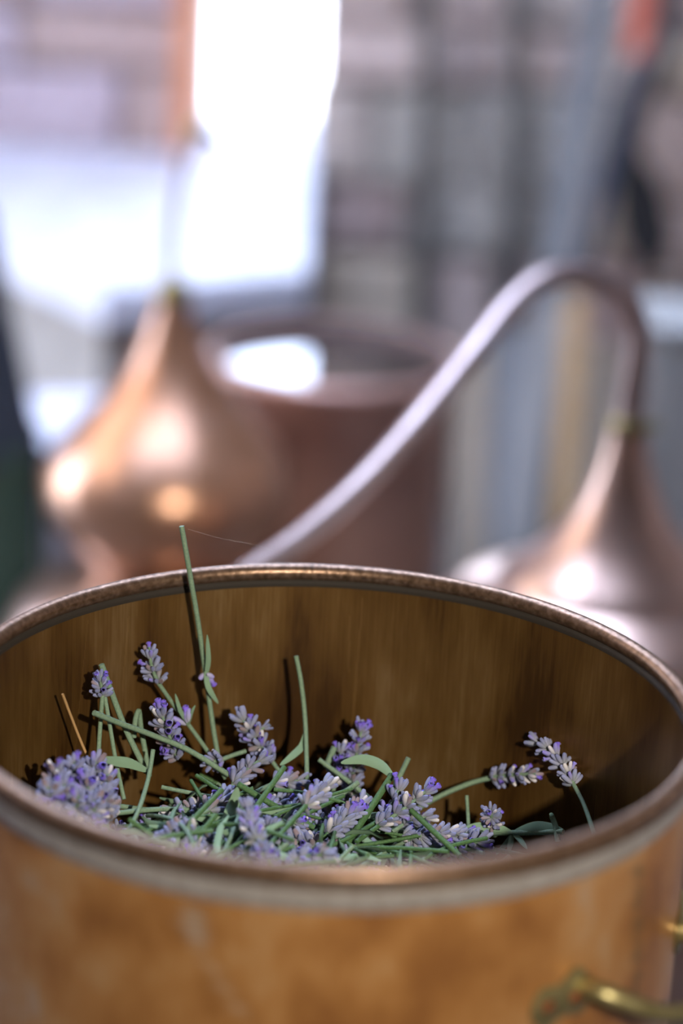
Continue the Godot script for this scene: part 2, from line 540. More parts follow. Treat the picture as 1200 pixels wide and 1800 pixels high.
func background() -> void:
	# white stone slab on a grey masonry counter, under the opening
	var c0 := on(180, 512, 0.74)
	var c1 := on(542, 478, 0.74)
	var cl := on(0, 430, 0.74)
	var c2 := on(548, 290, 0.74)
	var zb := ZB + 0.06
	var dl := (cl - c0).normalized()
	var le := c0 + dl * 0.75
	var br := c1 + (c2 - c1) * ((zb - c1.z) / (c2.z - c1.z))
	var t := thing("stone_counter", "grey masonry counter with a sunlit white stone top under the window", "counter", Vector3(c0.x, 0, c0.z))
	var poly := [Vector2(0, 0), Vector2(c1.x - c0.x, c1.z - c0.z), Vector2(br.x - c0.x, zb - c0.z), Vector2(le.x - c0.x, zb - c0.z), Vector2(le.x - c0.x, le.z - c0.z)]
	var ctr := Vector2.ZERO
	for q in poly: ctr += q / 5.0
	var inner := []
	for q in poly: inner.append(Vector2(ctr.x + (q.x - ctr.x) * 0.95, minf(ctr.y + (q.y - ctr.y) * 0.95, 10.0)))
	var b := MB.new()
	b.prism(poly, 0.685, 0.74)
	put("worktop", b, M.whitestone, t)
	b = MB.new()
	b.prism(inner, 0.0, 0.686)
	put("base", b, M.counter, t)
	# pale block on the floor to the left
	var k0 := on(58, 690, 0.60)
	var k1 := on(205, 690, 0.60)
	var k2 := on(95, 795, 0.60)
	var k3 := on(20, 748, 0.60)
	t = thing("stone_block", "low pale block catching blue daylight behind the left still", "block", Vector3(k0.x, 0, k0.z))
	b = MB.new()
	b.prism([Vector2(0, 0), Vector2(k1.x - k0.x, k1.z - k0.z), Vector2(k2.x - k0.x, k2.z - k0.z), Vector2(k3.x - k0.x, k3.z - k0.z)], 0.0, 0.60)
	put("block", b, M.whitestone, t)
	# dark cloth hanging at the left edge
	var cx := at(-80, 900, 3.2)
	t = thing("hanging_cloth", "nearly black blue cloth with a dark green hem hanging at the left edge", "cloth", Vector3(cx.x, 0, cx.z))
	for part in 2:
		b = MB.new()
		var rows := 14
		var colsn := 56
		for i in rows + 1:
			var yy := lerpf(0.3, 0.64, float(i) / rows) if part == 1 else lerpf(0.62, 0.95, float(i) / rows)
			var rb := lerpf(0.115, 0.118, (yy - 0.3) / 0.34) if part == 1 else lerpf(0.123, 0.05, pow((yy - 0.62) / 0.33, 0.8))
			for j in colsn + 1:
				var a := TAU * j / colsn
				var rr := rb * (1.0 + (0.05 * sin(a * 14.0) if part == 1 else 0.07 * sin(a * 7.0 + i * 0.2)))
				b.vert(Vector3(cos(a) * rr, yy, sin(a) * rr), Vector3(cos(a), 0.2, sin(a)).normalized(), Vector2(float(j) / colsn, yy))
		for i in rows:
			for j in colsn:
				b.quad(i * (colsn + 1) + j, (i + 1) * (colsn + 1) + j, (i + 1) * (colsn + 1) + j + 1, i * (colsn + 1) + j + 1)
		put("fabric" if part == 0 else "hem", b, M.darkcloth if part == 0 else M.greenwicker, t)
	b = MB.new()
	b.lathe([Vector2(0.0, 0.0), Vector2(0.11, 0.0), Vector2(0.11, 0.02), Vector2(0.016, 0.035), Vector2(0.014, 0.95), Vector2(0.052, 0.952), Vector2(0.03, 0.97), Vector2(0.0, 0.975)], 20)
	put("stand", b, M.iron, t)
	# things along the right-hand part of the back wall
	var zw := 4.78
	pole("dark grey pole upright against the stone wall, the nearer one to the window", [Vector3(at(752, 420, zw).x, 0, -zw), at(752, 200, zw), at(748, -120, zw)], 0.022, 0.018, M.darkgreywood)
	pole("dark grey pole upright against the stone wall, second from the window", [Vector3(at(906, 420, zw - 0.02).x, 0, -zw + 0.02), at(906, 200, zw), at(898, -120, zw)], 0.024, 0.02, M.darkgreywood)
	board("weathered grey plank leaning against the wall behind the swan neck", at(1064, -60, 4.6), at(905, 920, 3.9), 0.058, 0.02, M.greywood, "plank_board", "plank")
	board("thin tan lath beside the top of the leaning grey plank", at(1052, -80, 4.66), at(1000, 420, 4.5), 0.03, 0.014, M.ochrewood, "lath", "lath")
	# orange handled tool
	var t0 := at(1136, -60, 4.45)
	var t1 := at(1120, 100, 4.42)
	var t2 := at(1062, 330, 4.38)
	t = thing("long_tool", "dark steel tool with an orange grip leaning beside the grey plank", "tool", t2)
	b = MB.new()
	b.tube(smooth([t0 - t2, (t0 + t1) / 2.0 - t2, t1 - t2], 4), [0.016, 0.021, 0.023, 0.024, 0.024, 0.024, 0.023, 0.021, 0.016], 12)
	put("grip", b, M.orange, t)
	b = MB.new()
	b.tube([t1 - t2, (t1 + t2) / 2.0 - t2, Vector3.ZERO, at(990, 640, 4.2) - t2, Vector3(at(930, 800, 4.0).x, 0.02, -3.9) - t2], [0.015, 0.016, 0.016, 0.012, 0.01], 10)
	put("shaft", b, M.bluesteel, t)
	# spade
	var s0 := at(1186, 70, 4.66)
	var s1 := at(1110, 270, 4.62)
	var s2 := at(1148, 470, 4.6)
	t = thing("spade", "black iron spade blade hanging on the wall at the right", "spade", s2)
	b = MB.new()
	var sp := []
	for i in 9: sp.append((s1 - s2).lerp(Vector3.ZERO, i / 8.0))
	b.tube(sp, [0.0035, 0.0075, 0.0095, 0.011, 0.0115, 0.0115, 0.011, 0.009, 0.003], 14, 4.5)
	put("blade", b, M.iron, t)
	b = MB.new()
	b.tube([s1 - s2 - Vector3(0, 0.02, 0), at(1128, 180, 4.64) - s2, s0 - s2, at(1200, -40, 4.66) - s2], [0.016, 0.014, 0.02, 0.02], 10)
	put("handle", b, M.iron, t)
	# boards under the arch
	var specs := [
		[966, 545, 915, 930, 0.05, "warmgrey", "light grey board standing under the swan neck arch"],
		[1012, 520, 985, 930, 0.036, "ochrewood", "ochre brown board standing just right of the light grey one"],
		[900, 585, 885, 1010, 0.05, "greywood", "grey board standing left of the light grey one"],
		[835, 600, 825, 1040, 0.055, "taupewood", "wide taupe board standing beside the copper tub"],
		[1058, 600, 1040, 960, 0.045, "taupewood", "taupe board standing nearest the right still's neck"],
	]
	for s in specs:
		var dd := 3.75 if s[5] != "ochrewood" else 3.7
		var tp := at(s[0], s[1], dd + 0.16)
		var bt := at(s[2], s[3], dd - 0.12)
		var e := bt + (bt - tp) * (bt.y / (tp.y - bt.y))
		board(s[6], tp, e, s[4], 0.018, M[s[5]], "standing_board", "board")
	# pale slatted crate at the right edge
	var r0 := at(1148, 590, 3.3)
	t = thing("slatted_crate", "pale grey slatted crate at the right edge behind the right still", "crate", Vector3(r0.x, 0, r0.z))
	for i in 6:
		b = MB.new()
		b.rbox(Vector3(0.032, r0.y, 0.012), 0.003, Transform3D(Basis(), Vector3(0.02 + i * 0.036, r0.y / 2.0, 0)))
		put("slat", b, M.palewood, t)
	for yy in [0.12, r0.y * 0.5, r0.y - 0.04]:
		b = MB.new()
		b.rbox(Vector3(0.22, 0.03, 0.016), 0.003, Transform3D(Basis(), Vector3(0.11, yy, -0.014)))
		put("rail", b, M.palewood, t)
	b = MB.new()
	b.rbox(Vector3(0.23, 0.014, 0.2), 0.003, Transform3D(Basis(), Vector3(0.11, r0.y + 0.007, -0.09)))
	put("lid", b, M.palewood, t)
	# copper tub with water
	var tc := on(588, 618, 0.73)
	t = thing("copper_tub", "tall copper tub holding water between the two stills", "tub", Vector3(tc.x, 0, tc.z))
	var R := 0.178
	b = MB.new()
	b.lathe([Vector2(R - 0.012, 0.0), Vector2(R - 0.006, 0.01), Vector2(R - 0.006, 0.66), Vector2(R + 0.002, 0.672), Vector2(R + 0.002, 0.70)], 64)
	put("body", b, M.coppertub, t)
	b = MB.new()
	b.lathe([Vector2(R + 0.002, 0.698), Vector2(R + 0.009, 0.708), Vector2(R + 0.009, 0.722), Vector2(R, 0.73), Vector2(R - 0.005, 0.728)], 64)
	put("rim", b, M.coppertub, t)
	b = MB.new()
	b.lathe([Vector2(R - 0.005, 0.728), Vector2(R - 0.011, 0.722), Vector2(R - 0.011, 0.66), Vector2(R - 0.011, 0.2), Vector2(0.0, 0.2)], 64)
	put("lining", b, M.tublining, t)
	b = MB.new()
	b.lathe([Vector2(R - 0.0118, 0.706), Vector2(0.0, 0.7061)], 48)
	put("water", b, M.water, t)

func stills() -> void:
	# left still: body, onion head, neck, thin pipe
	var d := 3.05
	var px := d / cos(deg_to_rad(18.5)) / F * 1.06
	var o := at(298, 760, d)
	o.y = 0.0
	var hy := func(y: float) -> float: return at(286, y, d).y
	var t := thing("copper_still", "copper still with a squat onion head and thin upright pipe, at the left", "still", o)
	var b := MB.new()
	b.lathe([Vector2(0.0, 0.06), Vector2(0.19, 0.06), Vector2(0.21, 0.08), Vector2(0.218, 0.25), Vector2(0.218, 0.40), Vector2(0.20, 0.455), Vector2(0.17, 0.485), Vector2(0.12, 0.51), Vector2(0.1, hy.call(985.0))], 64)
	put("boiler", b, M.copperbody, t)
	b = MB.new()
	b.lathe([Vector2(0.0, 0.0), Vector2(0.2, 0.0), Vector2(0.2, 0.062), Vector2(0.0, 0.062)], 32)
	put("base_ring", b, M.iron, t)
	b = MB.new()
	var pf := []
	for q in [[1000, 116], [985, 122], [968, 140], [940, 170], [905, 194], [870, 206], [840, 207], [810, 200], [775, 178], [740, 148], [705, 116], [670, 88], [635, 66], [600, 50], [565, 37], [540, 29], [520, 25]]:
		pf.append(Vector2(q[1] * px, hy.call(float(q[0]))))
	b.lathe(pf, 64)
	put("onion_head", b, M.copper, t)
	b = MB.new()
	var jy: float = hy.call(520.0)
	b.lathe([Vector2(0.017, jy - 0.008), Vector2(0.025, jy - 0.004), Vector2(0.025, jy + 0.006), Vector2(0.018, jy + 0.011), Vector2(0.018, jy + 0.02), Vector2(0.012, jy + 0.026), Vector2(0.0, jy + 0.026)], 24)
	put("joint", b, M.brass, t)
	b = MB.new()
	var p0 := Vector3(0, jy + 0.02, 0)
	b.tube(smooth([p0, at(300, 440, d) - o, at(312, 340, d) - o, at(328, 265, d) - o, at(344, 232, d) - o, at(362, 236, d + 0.02) - o, at(384, 252, d + 0.04) - o], 6), 0.0072, 10)
	put("pipe", b, M.coppertube, t)
	b = MB.new()
	b.tube([at(342, 238, d) - o, at(346, 226, d) - o, at(354, 226, d) - o], [0.012, 0.016, 0.012], 10)
	put("elbow", b, M.brass, t)
	# right still with its swan neck
	d = 2.4
	px = d / cos(deg_to_rad(18.5)) / F
	var o2 := at(1106, 740, d)
	o2.y = 0.0
	var hz := func(y: float) -> float: return at(1106, y, d).y
	t = thing("copper_still", "copper still with a long swan neck arching down behind the pot, at the right", "still", o2)
	b = MB.new()
	var ty: float = hz.call(1030.0)
	b.lathe([Vector2(0.0, 0.1), Vector2(0.18, 0.1), Vector2(0.21, 0.13), Vector2(0.215, 0.4), Vector2(0.21, ty - 0.09), Vector2(0.195, ty - 0.04), Vector2(0.165, ty - 0.012), Vector2(0.13, ty + 0.0), Vector2(0.12, ty + 0.008)], 64)
	put("boiler", b, M.copperbody, t)
	b = MB.new()
	b.lathe([Vector2(0.0, 0.0), Vector2(0.19, 0.0), Vector2(0.19, 0.102), Vector2(0.0, 0.102)], 32)
	put("base_ring", b, M.iron, t)
	b = MB.new()
	pf = []
	for q in [[1060, 200], [1045, 206], [1030, 204], [1010, 186], [985, 158], [960, 128], [930, 102], [900, 82], [870, 66], [840, 54], [810, 44], [780, 37], [755, 33]]:
		pf.append(Vector2(q[1] * px, hz.call(float(q[0]))))
	b.lathe(pf, 64)
	put("onion_head", b, M.copperbody, t)
	b = MB.new()
	jy = hz.call(752.0)
	b.lathe([Vector2(0.017, jy - 0.006), Vector2(0.0205, jy - 0.003), Vector2(0.0205, jy + 0.008), Vector2(0.016, jy + 0.012)], 24)
	put("joint", b, M.brass, t)
	b = MB.new()
	b.tube([Vector3(0.018, jy + 0.002, 0), Vector3(0.027, jy + 0.002, 0.0), Vector3(0.03, jy + 0.002, 0.0)], [0.004, 0.004, 0.0065], 8)
	put("wing_screw", b, M.brass, t)
	b = MB.new()
	var path := smooth([Vector3(0, jy + 0.006, 0), at(1114, 670, d) - o2, at(1122, 610, d) - o2, at(1118, 560, d) - o2, at(1092, 515, d - 0.01) - o2, at(1045, 489, d - 0.02) - o2, at(1000, 480, d - 0.03) - o2, at(955, 492, d - 0.05) - o2, at(905, 530, d - 0.08) - o2, at(850, 598, d - 0.13) - o2, at(760, 712, d - 0.21) - o2, at(660, 827, d - 0.3) - o2, at(575, 908, d - 0.37) - o2, at(500, 968, d - 0.43) - o2, at(420, 1020, d - 0.49) - o2], 6)
	var rr := []
	for i in path.size(): rr.append(lerpf(0.0155, 0.0118, minf(1.0, i / 22.0)))
	b.tube(path, rr, 16)
	put("swan_neck", b, M.coppertube, t)
	# the condenser that the swan neck runs into
	var ce := at(420, 1020, d - 0.49)
	t = thing("condenser", "copper condenser can right behind the big pot, receiving the swan neck", "condenser", Vector3(ce.x, 0, ce.z))
	b = MB.new()
	b.lathe([Vector2(0.0, 0.0), Vector2(0.11, 0.0), Vector2(0.115, 0.01), Vector2(0.115, ce.y - 0.09), Vector2(0.118, ce.y - 0.08), Vector2(0.112, ce.y - 0.075), Vector2(0.03, ce.y - 0.05), Vector2(0.0, ce.y - 0.05)], 48)
	put("body", b, M.coppertub, t)
	b = MB.new()
	b.lathe([Vector2(0.024, ce.y - 0.052), Vector2(0.024, ce.y - 0.01), Vector2(0.02, ce.y - 0.004), Vector2(0.0, ce.y - 0.004)], 24)
	put("inlet", b, M.brass, t)

# ---------------------------------------------------------------- the big pot
func outer(x: float, y: float, R := 0.2165) -> Vector3:
	var r := ray(x, y).normalized()
	var ox := EYE.x - POT.x
	var oz := EYE.z - POT.z
	var a := r.x * r.x + r.z * r.z
	var b := 2.0 * (ox * r.x + oz * r.z)
	var c := ox * ox + oz * oz - R * R
	return EYE + r * ((-b - sqrt(maxf(b * b - 4.0 * a * c, 0.0))) / (2.0 * a))

# a worn streak on the outside of the pot between two points of its wall
func wear(im: Image, p: Vector3, q: Vector3, half: float, c: Color, how: float) -> void:
	var w := im.get_width()
	var h := im.get_height()
	for i in 240:
		var r := p.lerp(q, i / 239.0) - POT
		var u := fposmod((atan2(r.z, r.x) + PI / 2.0) / TAU, 1.0)
		var v := clampf((0.195 + 0.033 + (r.y + 0.5 - 0.02)) / (0.195 + 0.033 + 0.454), 0.0, 0.999)
		var jx := sin(i * 0.21) * 1.5
		for k in range(-int(half), int(half) + 1):
			var x := posmod(int(u * w + k + jx), w)
			var y := int(v * h)
			var a := how * (1.0 - absf(k) / (half + 1.0)) * (0.35 + 0.2 * sin(i * 0.13))
			im.set_pixel(x, y, im.get_pixel(x, y).lerp(c, a * 0.6))

func big_pot() -> void:
	var hgt := 0.5
	var base := Vector3(POT.x, POT.y - hgt, POT.z)
	var s := thing("pot_stand", "round masonry stand under the big copper pot", "stand", Vector3(POT.x, 0, POT.z))
	var b := MB.new()
	b.lathe([Vector2(0.0, 0.0), Vector2(0.26, 0.0), Vector2(0.26, 0.52), Vector2(0.255, 0.53), Vector2(0.24, base.y - 0.001), Vector2(0.0, base.y - 0.001)], 40)
	put("plinth", b, M.counter, s)
	var t := thing("copper_pot", "big open copper pot full of cut lavender, in the foreground", "pot", base)
	b = MB.new()
	b.lathe([Vector2(0.0, 0.0), Vector2(0.195, 0.0), Vector2(0.208, 0.006), Vector2(0.2145, 0.02), Vector2(0.2145, hgt - 0.026)], 128, Vector3.ZERO, -PI / 2)
	put("body", b, M.skin, t)
	b = MB.new()
	b.lathe([Vector2(0.2109, hgt - 0.0135), Vector2(0.2105, hgt - 0.1), Vector2(0.2105, hgt - 0.2), Vector2(0.2105, hgt - 0.30), Vector2(0.2105, 0.03), Vector2(0.2, 0.008), Vector2(0.0, 0.006)], 128, Vector3.ZERO, PI / 2)
	put("lining", b, M.lining, t)
	# pale tinned band below the rolled rim
	b = MB.new()
	b.lathe([Vector2(0.2145, hgt - 0.0275), Vector2(0.2162, hgt - 0.026), Vector2(0.2178, hgt - 0.018), Vector2(0.2185, hgt - 0.0125)], 128)
	put("tinned_band", b, M.band, t)
	# rolled rim
	b = MB.new()
	var pf := []
	var rc := 0.0056
	for i in 19:
		var a := deg_to_rad(-70.0 + 320.0 * i / 18.0)
		pf.append(Vector2(0.2155 + cos(a) * rc, hgt - rc + sin(a) * rc))
	b.lathe(pf, 160)
	put("rolled_rim", b, M.rim, t)
	b = MB.new()
	b.lathe([Vector2(0.2125, hgt - 0.0095), Vector2(0.2108, hgt - 0.0108), Vector2(0.2104, hgt - 0.0125), Vector2(0.2108, hgt - 0.0145)], 128)
	put("groove", b, M.groove, t)
	# brass handle: two riveted plates and a bail
	var axis := Vector3(base.x, 0, base.z)
	var nrm := func(p: Vector3) -> Vector3: return (Vector3(p.x, 0, p.z) - axis).normalized()
	var hy := outer(1010, 1750).y
	var aA := outer(992, 1754) - axis
	var aB := outer(1222, 1646) - axis
	var angA := atan2(aA.z, aA.x)
	var angB := atan2(aB.z, aB.x)
	var onp := func(ang: float, y: float, out: float) -> Vector3: return Vector3(cos(ang) * (0.2145 + out), y - base.y, sin(ang) * (0.2145 + out))
	var h := MeshInstance3D.new()
	for k in 2:
		var an := angA if k == 0 else angB
		var sg := 1.0 if k == 0 else -1.0
		b = MB.new()
		var pts := []
		for i in 13: pts.append(onp.call(an + sg * lerpf(0.1, -0.09, i / 12.0), hy - 0.022 * k + lerpf(-0.0035, 0.0035, i / 12.0) * sg, 0.0012))
		var rd := []
		for q in [0.2, 0.8, 1.05, 1.12, 1.0, 0.88, 0.86, 0.95, 1.15, 1.25, 1.2, 0.9, 0.25]: rd.append(q * 0.003)
		b.tube(pts, rd, 14, 4.0)
		put("handle_plate", b, M.brass, t)
		for rv in 2:
			b = MB.new()
			var pc: Vector3 = onp.call(an + sg * (0.058 if rv == 0 else -0.03), hy - 0.022 * k, 0.003)
			var nn: Vector3 = nrm.call(pc + axis)
			b.tube([pc, pc + nn * 0.0014, pc + nn * 0.0026, pc + nn * 0.003], [0.0042, 0.004, 0.0028, 0.0005], 12)
			put("rivet", b, M.rivet, t)
	b = MB.new()
	var e0 := angA - 0.062
	var e1 := angB + 0.062
	var hp := smooth([onp.call(e0, hy + 0.003, 0.001), onp.call(e0 - 0.02, hy + 0.003, 0.016), onp.call(lerpf(e0, e1, 0.22), hy - 0.010, 0.034), onp.call(lerpf(e0, e1, 0.5), hy - 0.02, 0.042), onp.call(lerpf(e0, e1, 0.78), hy - 0.022, 0.036), onp.call(e1 + 0.02, hy - 0.021, 0.018), onp.call(e1, hy - 0.02, 0.001)], 6)
	var hr := []
	for i in hp.size():
		var q := absf(2.0 * i / (hp.size() - 1.0) - 1.0)
		hr.append(0.0056 + 0.0022 * smoothstep(0.8, 0.95, q) + 0.0006 * cos(q * 9.0))
	b.tube(hp, hr, 14)
	put("handle", b, M.brass, t)

# ---------------------------------------------------------------- lavender
func calyx_colors(g: RandomNumberGenerator, tip: float) -> Array:
	var ca := lin(124, 128, 124).lerp(lin(138, 136, 150), g.randf())
	var cb := lin(106, 110, 148).lerp(lin(132, 136, 170), g.randf())
	var q := g.randf()
	if q < 0.06 + tip * 0.3: cb = lin(108, 86, 192)
	elif q < 0.15 + tip * 0.2: cb = lin(126, 116, 190)
	elif q > 0.93: cb = lin(198, 192, 194)
	elif q > 0.86: cb = lin(128, 108, 112)
	return [ca, cb, q < 0.09 + tip * 0.2]

# axis points from the head's foot to its tip; children of the head: one mesh per calyx, or one per whorl
func flower_head(root: Node3D, axis: Array, width: float, g: RandomNumberGenerator, singly: bool, bluish := 0.0, gap := 0.0068) -> void:
	var ln := 0.0
	for i in range(1, axis.size()): ln += (axis[i] - axis[i - 1]).length()
	var b := MB.new()
	var rr := []
	for i in axis.size(): rr.append(lerpf(0.0016, 0.0009, float(i) / (axis.size() - 1)))
	b.tube(axis, rr, 6)
	var head := put("flower_head", b, M.stem, root)
	var n := maxi(2, int(round(ln / gap)))
	for w in n:
		var q := (w + 0.15) / n
		var fi := q * (axis.size() - 1)
		var i0 := mini(int(fi), axis.size() - 2)
		var p: Vector3 = axis[i0].lerp(axis[i0 + 1], fi - i0)
		var d: Vector3 = (axis[i0 + 1] - axis[i0]).normalized()
		var u := d.cross(Vector3.UP if absf(d.y) < 0.9 else Vector3.RIGHT).normalized()
		var v := d.cross(u)
		var last := w == n - 1
		var k := g.randi_range(9, 12) if not last else g.randi_range(6, 8)
		var ph := g.randf() * TAU
		var wb := MB.new()
		for j in k:
			var a := ph + TAU * (j + g.randf_range(-0.25, 0.25)) / k
			var tilt := deg_to_rad(g.randf_range(36, 66)) if not last else deg_to_rad(g.randf_range(12, 38))
			var rad := (u * cos(a) + v * sin(a))
			var dir := (d * cos(tilt) + rad * sin(tilt)).normalized()
			var cl := width * g.randf_range(0.37, 0.49)
			var co := calyx_colors(g, maxf(q - 0.6, 0.0) * 1.6 + bluish)
			var mb: MB = MB.new() if singly else wb
			var o := p + rad * 0.0012 + d * g.randf_range(-0.0012, 0.0012)
			mb.calyx(Vector3.ZERO if singly else o, dir, cl, cl * g.randf_range(0.32, 0.40), co[0], co[1], co[2])
			if singly: put("calyx", mb, M.flower, head, o)
		if not singly: put("whorl", wb, M.flower, head)

func rel(pts: Array, o: Vector3) -> Array:
	var q := []
	for p in pts: q.append(p - o)
	return q

func W(a: Array) -> Array:        # flat list x, y, gap ... to points in the pot
	var q := []
	for i in range(0, a.size(), 3): q.append(wl(a[i], a[i + 1], a[i + 2]))
	return q

func sprig(label: String, stem: Array, head := [], o := {}) -> Node3D:
	var s := W(stem) if stem.size() else []
	var h := W(head) if head.size() else []
	var base: Vector3 = s[0] if s.size() else h[0]
	var t := thing("lavender_sprig" if h.size() else "lavender_stalk", label, "lavender", base, o.get("group", ""))
	var m: Material = M[o.get("mat", "stem")]
	if s.size():
		var b := MB.new()
		b.tube(smooth(rel(s, base), 5) if s.size() > 2 else rel(s, base), o.get("r", 0.0018) * 0.85, 6)
		put("stem", b, m, t)
	var g := RandomNumberGenerator.new()
	g.seed = hash(label)
	if h.size():
		flower_head(t, smooth(rel(h, base), 4), o.get("width", 0.02), g, true, o.get("bluish", 0.0), o.get("gap", 0.0068))
	for lf in o.get("leaves", []):
		var b := MB.new()
		var lp := W(lf.p)
		var across: Vector3 = (lp[-1] - lp[0]).cross(Vector3(0.1, 0.55, 0.83)).normalized()
		b.leaf(smooth(rel(lp, base), 4), lf.get("w", 0.0028), across, lf.get("fold", 0.2))
		put("leaf", b, M.leaf, t)
	for bud in o.get("buds", []):         # x, y, gap, then the way it points on the picture
		var b := MB.new()
		var p0: Vector3 = wl(bud[0], bud[1], bud[2])
		var p1: Vector3 = wl(bud[3], bud[4], bud[2])
		b.calyx(Vector3.ZERO, (p1 - p0).normalized(), (p1 - p0).length(), 0.0038, lin(160, 158, 175), lin(150, 140, 205) if bud.size() < 6 else lin(122, 92, 214), bud.size() > 5)
		put("bud", b, M.flower, t, p0 - base)
	return t

func heap_top(x: float, z: float) -> float:
	var dx := x - POT.x
	var dz := z - POT.z
	var r := sqrt(dx * dx + dz * dz)
	return POT.y - 0.152 + 0.043 * exp(-(pow(dx + 0.065, 2) / 0.016 + pow(dz + 0.02, 2) / 0.02)) - 0.012 * smoothstep(0.02, 0.16, dx) - 0.02 * smoothstep(0.13, 0.21, r)

func lavender() -> void:
	# --- sprigs and stalks that stand out
	sprig("tallest bare lavender stalk, leaning up past the far rim, with a leaf pair halfway", [384, 1335, 0.05, 374, 1275, 0.035, 362, 1190, 0.024, 349, 1100, 0.02, 333, 1005, 0.018, 319, 925, 0.014], [], {"r": 0.0021, "leaves": [
		{"p": [361, 1188, 0.026, 366, 1160, 0.03, 364, 1116, 0.032], "w": 0.0017}, {"p": [361, 1178, 0.026, 366, 1208, 0.034, 383, 1236, 0.034], "w": 0.0019}],
		"buds": [[361, 1183, 0.026, 350, 1194], [364, 1185, 0.028, 376, 1204, 1], [363, 1184, 0.03, 375, 1191]]})
	sprig("bent bare lavender stalk upright in the middle, with a narrow leaf curling to its left", [541, 1455, 0.10, 539, 1350, 0.075, 536, 1265, 0.05, 529, 1200, 0.04, 520, 1153, 0.034], [], {"r": 0.0019, "leaves": [{"p": [537, 1285, 0.055, 530, 1312, 0.06, 512, 1330, 0.07, 492, 1345, 0.075], "w": 0.0024}]})
	sprig("sprig with a ragged three tiered head, left of the tallest stalk", [396, 1368, 0.07, 370, 1328, 0.05, 335, 1279, 0.034, 308, 1243, 0.028, 277, 1199, 0.024], [277, 1199, 0.024, 266, 1170, 0.024, 262, 1138, 0.024], {"gap": 0.0105, "leaves": [
		{"p": [330, 1272, 0.034, 316, 1248, 0.036, 308, 1220, 0.036], "w": 0.0014}, {"p": [332, 1274, 0.034, 337, 1252, 0.04, 343, 1240, 0.042], "w": 0.001}],
		"buds": [[328, 1270, 0.036, 326, 1242, 1], [326, 1274, 0.036, 304, 1261], [331, 1268, 0.038, 332, 1245]]})
	sprig("sprig with a small round blue head at the far left", [172, 1345, 0.05, 175, 1290, 0.04, 180, 1222, 0.034], [180, 1222, 0.034, 176, 1190, 0.036], {"bluish": 0.15, "width": 0.0165, "gap": 0.0045})
	sprig("thin bare stalk just right of the small blue head", [218, 1405, 0.08, 204, 1340, 0.06, 193, 1275, 0.045, 184, 1222, 0.034], [], {"r": 0.0017})
	sprig("long bare stalk slanting down right from behind the small blue head", [258, 1358, 0.06, 222, 1285, 0.04, 195, 1215, 0.028, 178, 1168, 0.022], [], {"r": 0.0024})
	sprig("bare stalk crossing nearly level in front of the left stalks", [402, 1362, 0.075, 330, 1318, 0.065, 262, 1290, 0.058, 212, 1272, 0.056, 165, 1253, 0.054], [], {"r": 0.0022})
	sprig("folded stalk standing behind the left head, bent over at its top", [262, 1365, 0.05, 255, 1320, 0.04, 248, 1282, 0.032, 244, 1250, 0.03, 238, 1265, 0.034, 235, 1296, 0.036], [], {"r": 0.0022})
	sprig("upright sprig with open violet florets, left of the three tiered sprig's stem", [224, 1462, 0.13, 243, 1425, 0.115, 260, 1370, 0.09, 269, 1318, 0.075], [312, 1333, 0.052, 296, 1290, 0.05, 282, 1250, 0.05], {"bluish": 0.2, "width": 0.0215})
	sprig("large grey lilac sprig right of the tallest stalk, leaning to the upper left", [520, 1400, 0.09, 495, 1362, 0.07, 476, 1335, 0.06], [478, 1338, 0.06, 450, 1300, 0.055, 421, 1258, 0.05], {"width": 0.022})
	sprig("short lilac sprig lying below the large grey lilac one", [400, 1395, 0.09, 412, 1376, 0.085], [409, 1378, 0.085, 436, 1352, 0.08, 466, 1330, 0.076], {"width": 0.021})
	sprig("side shoot with a narrow head pointing right off the large lilac sprig", [440, 1296, 0.05, 448, 1289, 0.05], [448, 1289, 0.05, 474, 1273, 0.05], {"width": 0.011, "gap": 0.0055})
	sprig("small opened floret cluster on a stem running up to the right", [432, 1320, 0.06, 408, 1328, 0.062, 388, 1336, 0.064], [390, 1336, 0.064, 366, 1340, 0.066], {"width": 0.0195, "gap": 0.009})
	sprig("blunt lavender head lying level behind the bent stalk", [450, 1392, 0.1, 470, 1382, 0.09, 484, 1378, 0.085], [482, 1378, 0.085, 512, 1374, 0.08, 538, 1372, 0.078], {"width": 0.0215})
	sprig("upright slate blue head with a violet tip, centre right", [604, 1452, 0.07, 610, 1418, 0.058], [612, 1410, 0.056, 622, 1350, 0.05, 636, 1276, 0.045], {"bluish": 0.08, "width": 0.019, "gap": 0.0062})
	sprig("slate blue head half hidden behind the pale curled leaf", [578, 1420, 0.07, 588, 1380, 0.06], [588, 1380, 0.06, 600, 1312, 0.052], {"bluish": 0.1, "width": 0.018, "gap": 0.006})
	sprig("stalk carrying the broad pale leaf that arches to the left", [590, 1512, 0.16, 640, 1438, 0.12, 689, 1362, 0.09], [], {"mat": "shadedgreenstem", "r": 0.0028, "leaves": [{"p": [690, 1366, 0.09, 668, 1345, 0.085, 636, 1335, 0.085, 599, 1341, 0.09], "w": 0.0036, "fold": 0.1}]})
	sprig("short cut stalk poking up behind the arched leaf's stalk", [688, 1395, 0.07, 718, 1332, 0.06], [], {"r": 0.0021})
	sprig("pale stalk end left of the slate blue heads", [572, 1350, 0.06, 588, 1313, 0.055], [], {"r": 0.0026})
	sprig("thick lilac sprig pointing up to the right at the heap's right shoulder", [626, 1480, 0.15, 668, 1450, 0.125], [664, 1452, 0.125, 712, 1420, 0.115, 756, 1384, 0.105], {"width": 0.021, "mat": "shadedgreenstem"})
	sprig("soft violet head behind the thick lilac sprig", [664, 1462, 0.12, 680, 1430, 0.11], [680, 1432, 0.11, 697, 1398, 0.105, 704, 1378, 0.1], {"bluish": 0.3, "width": 0.02})
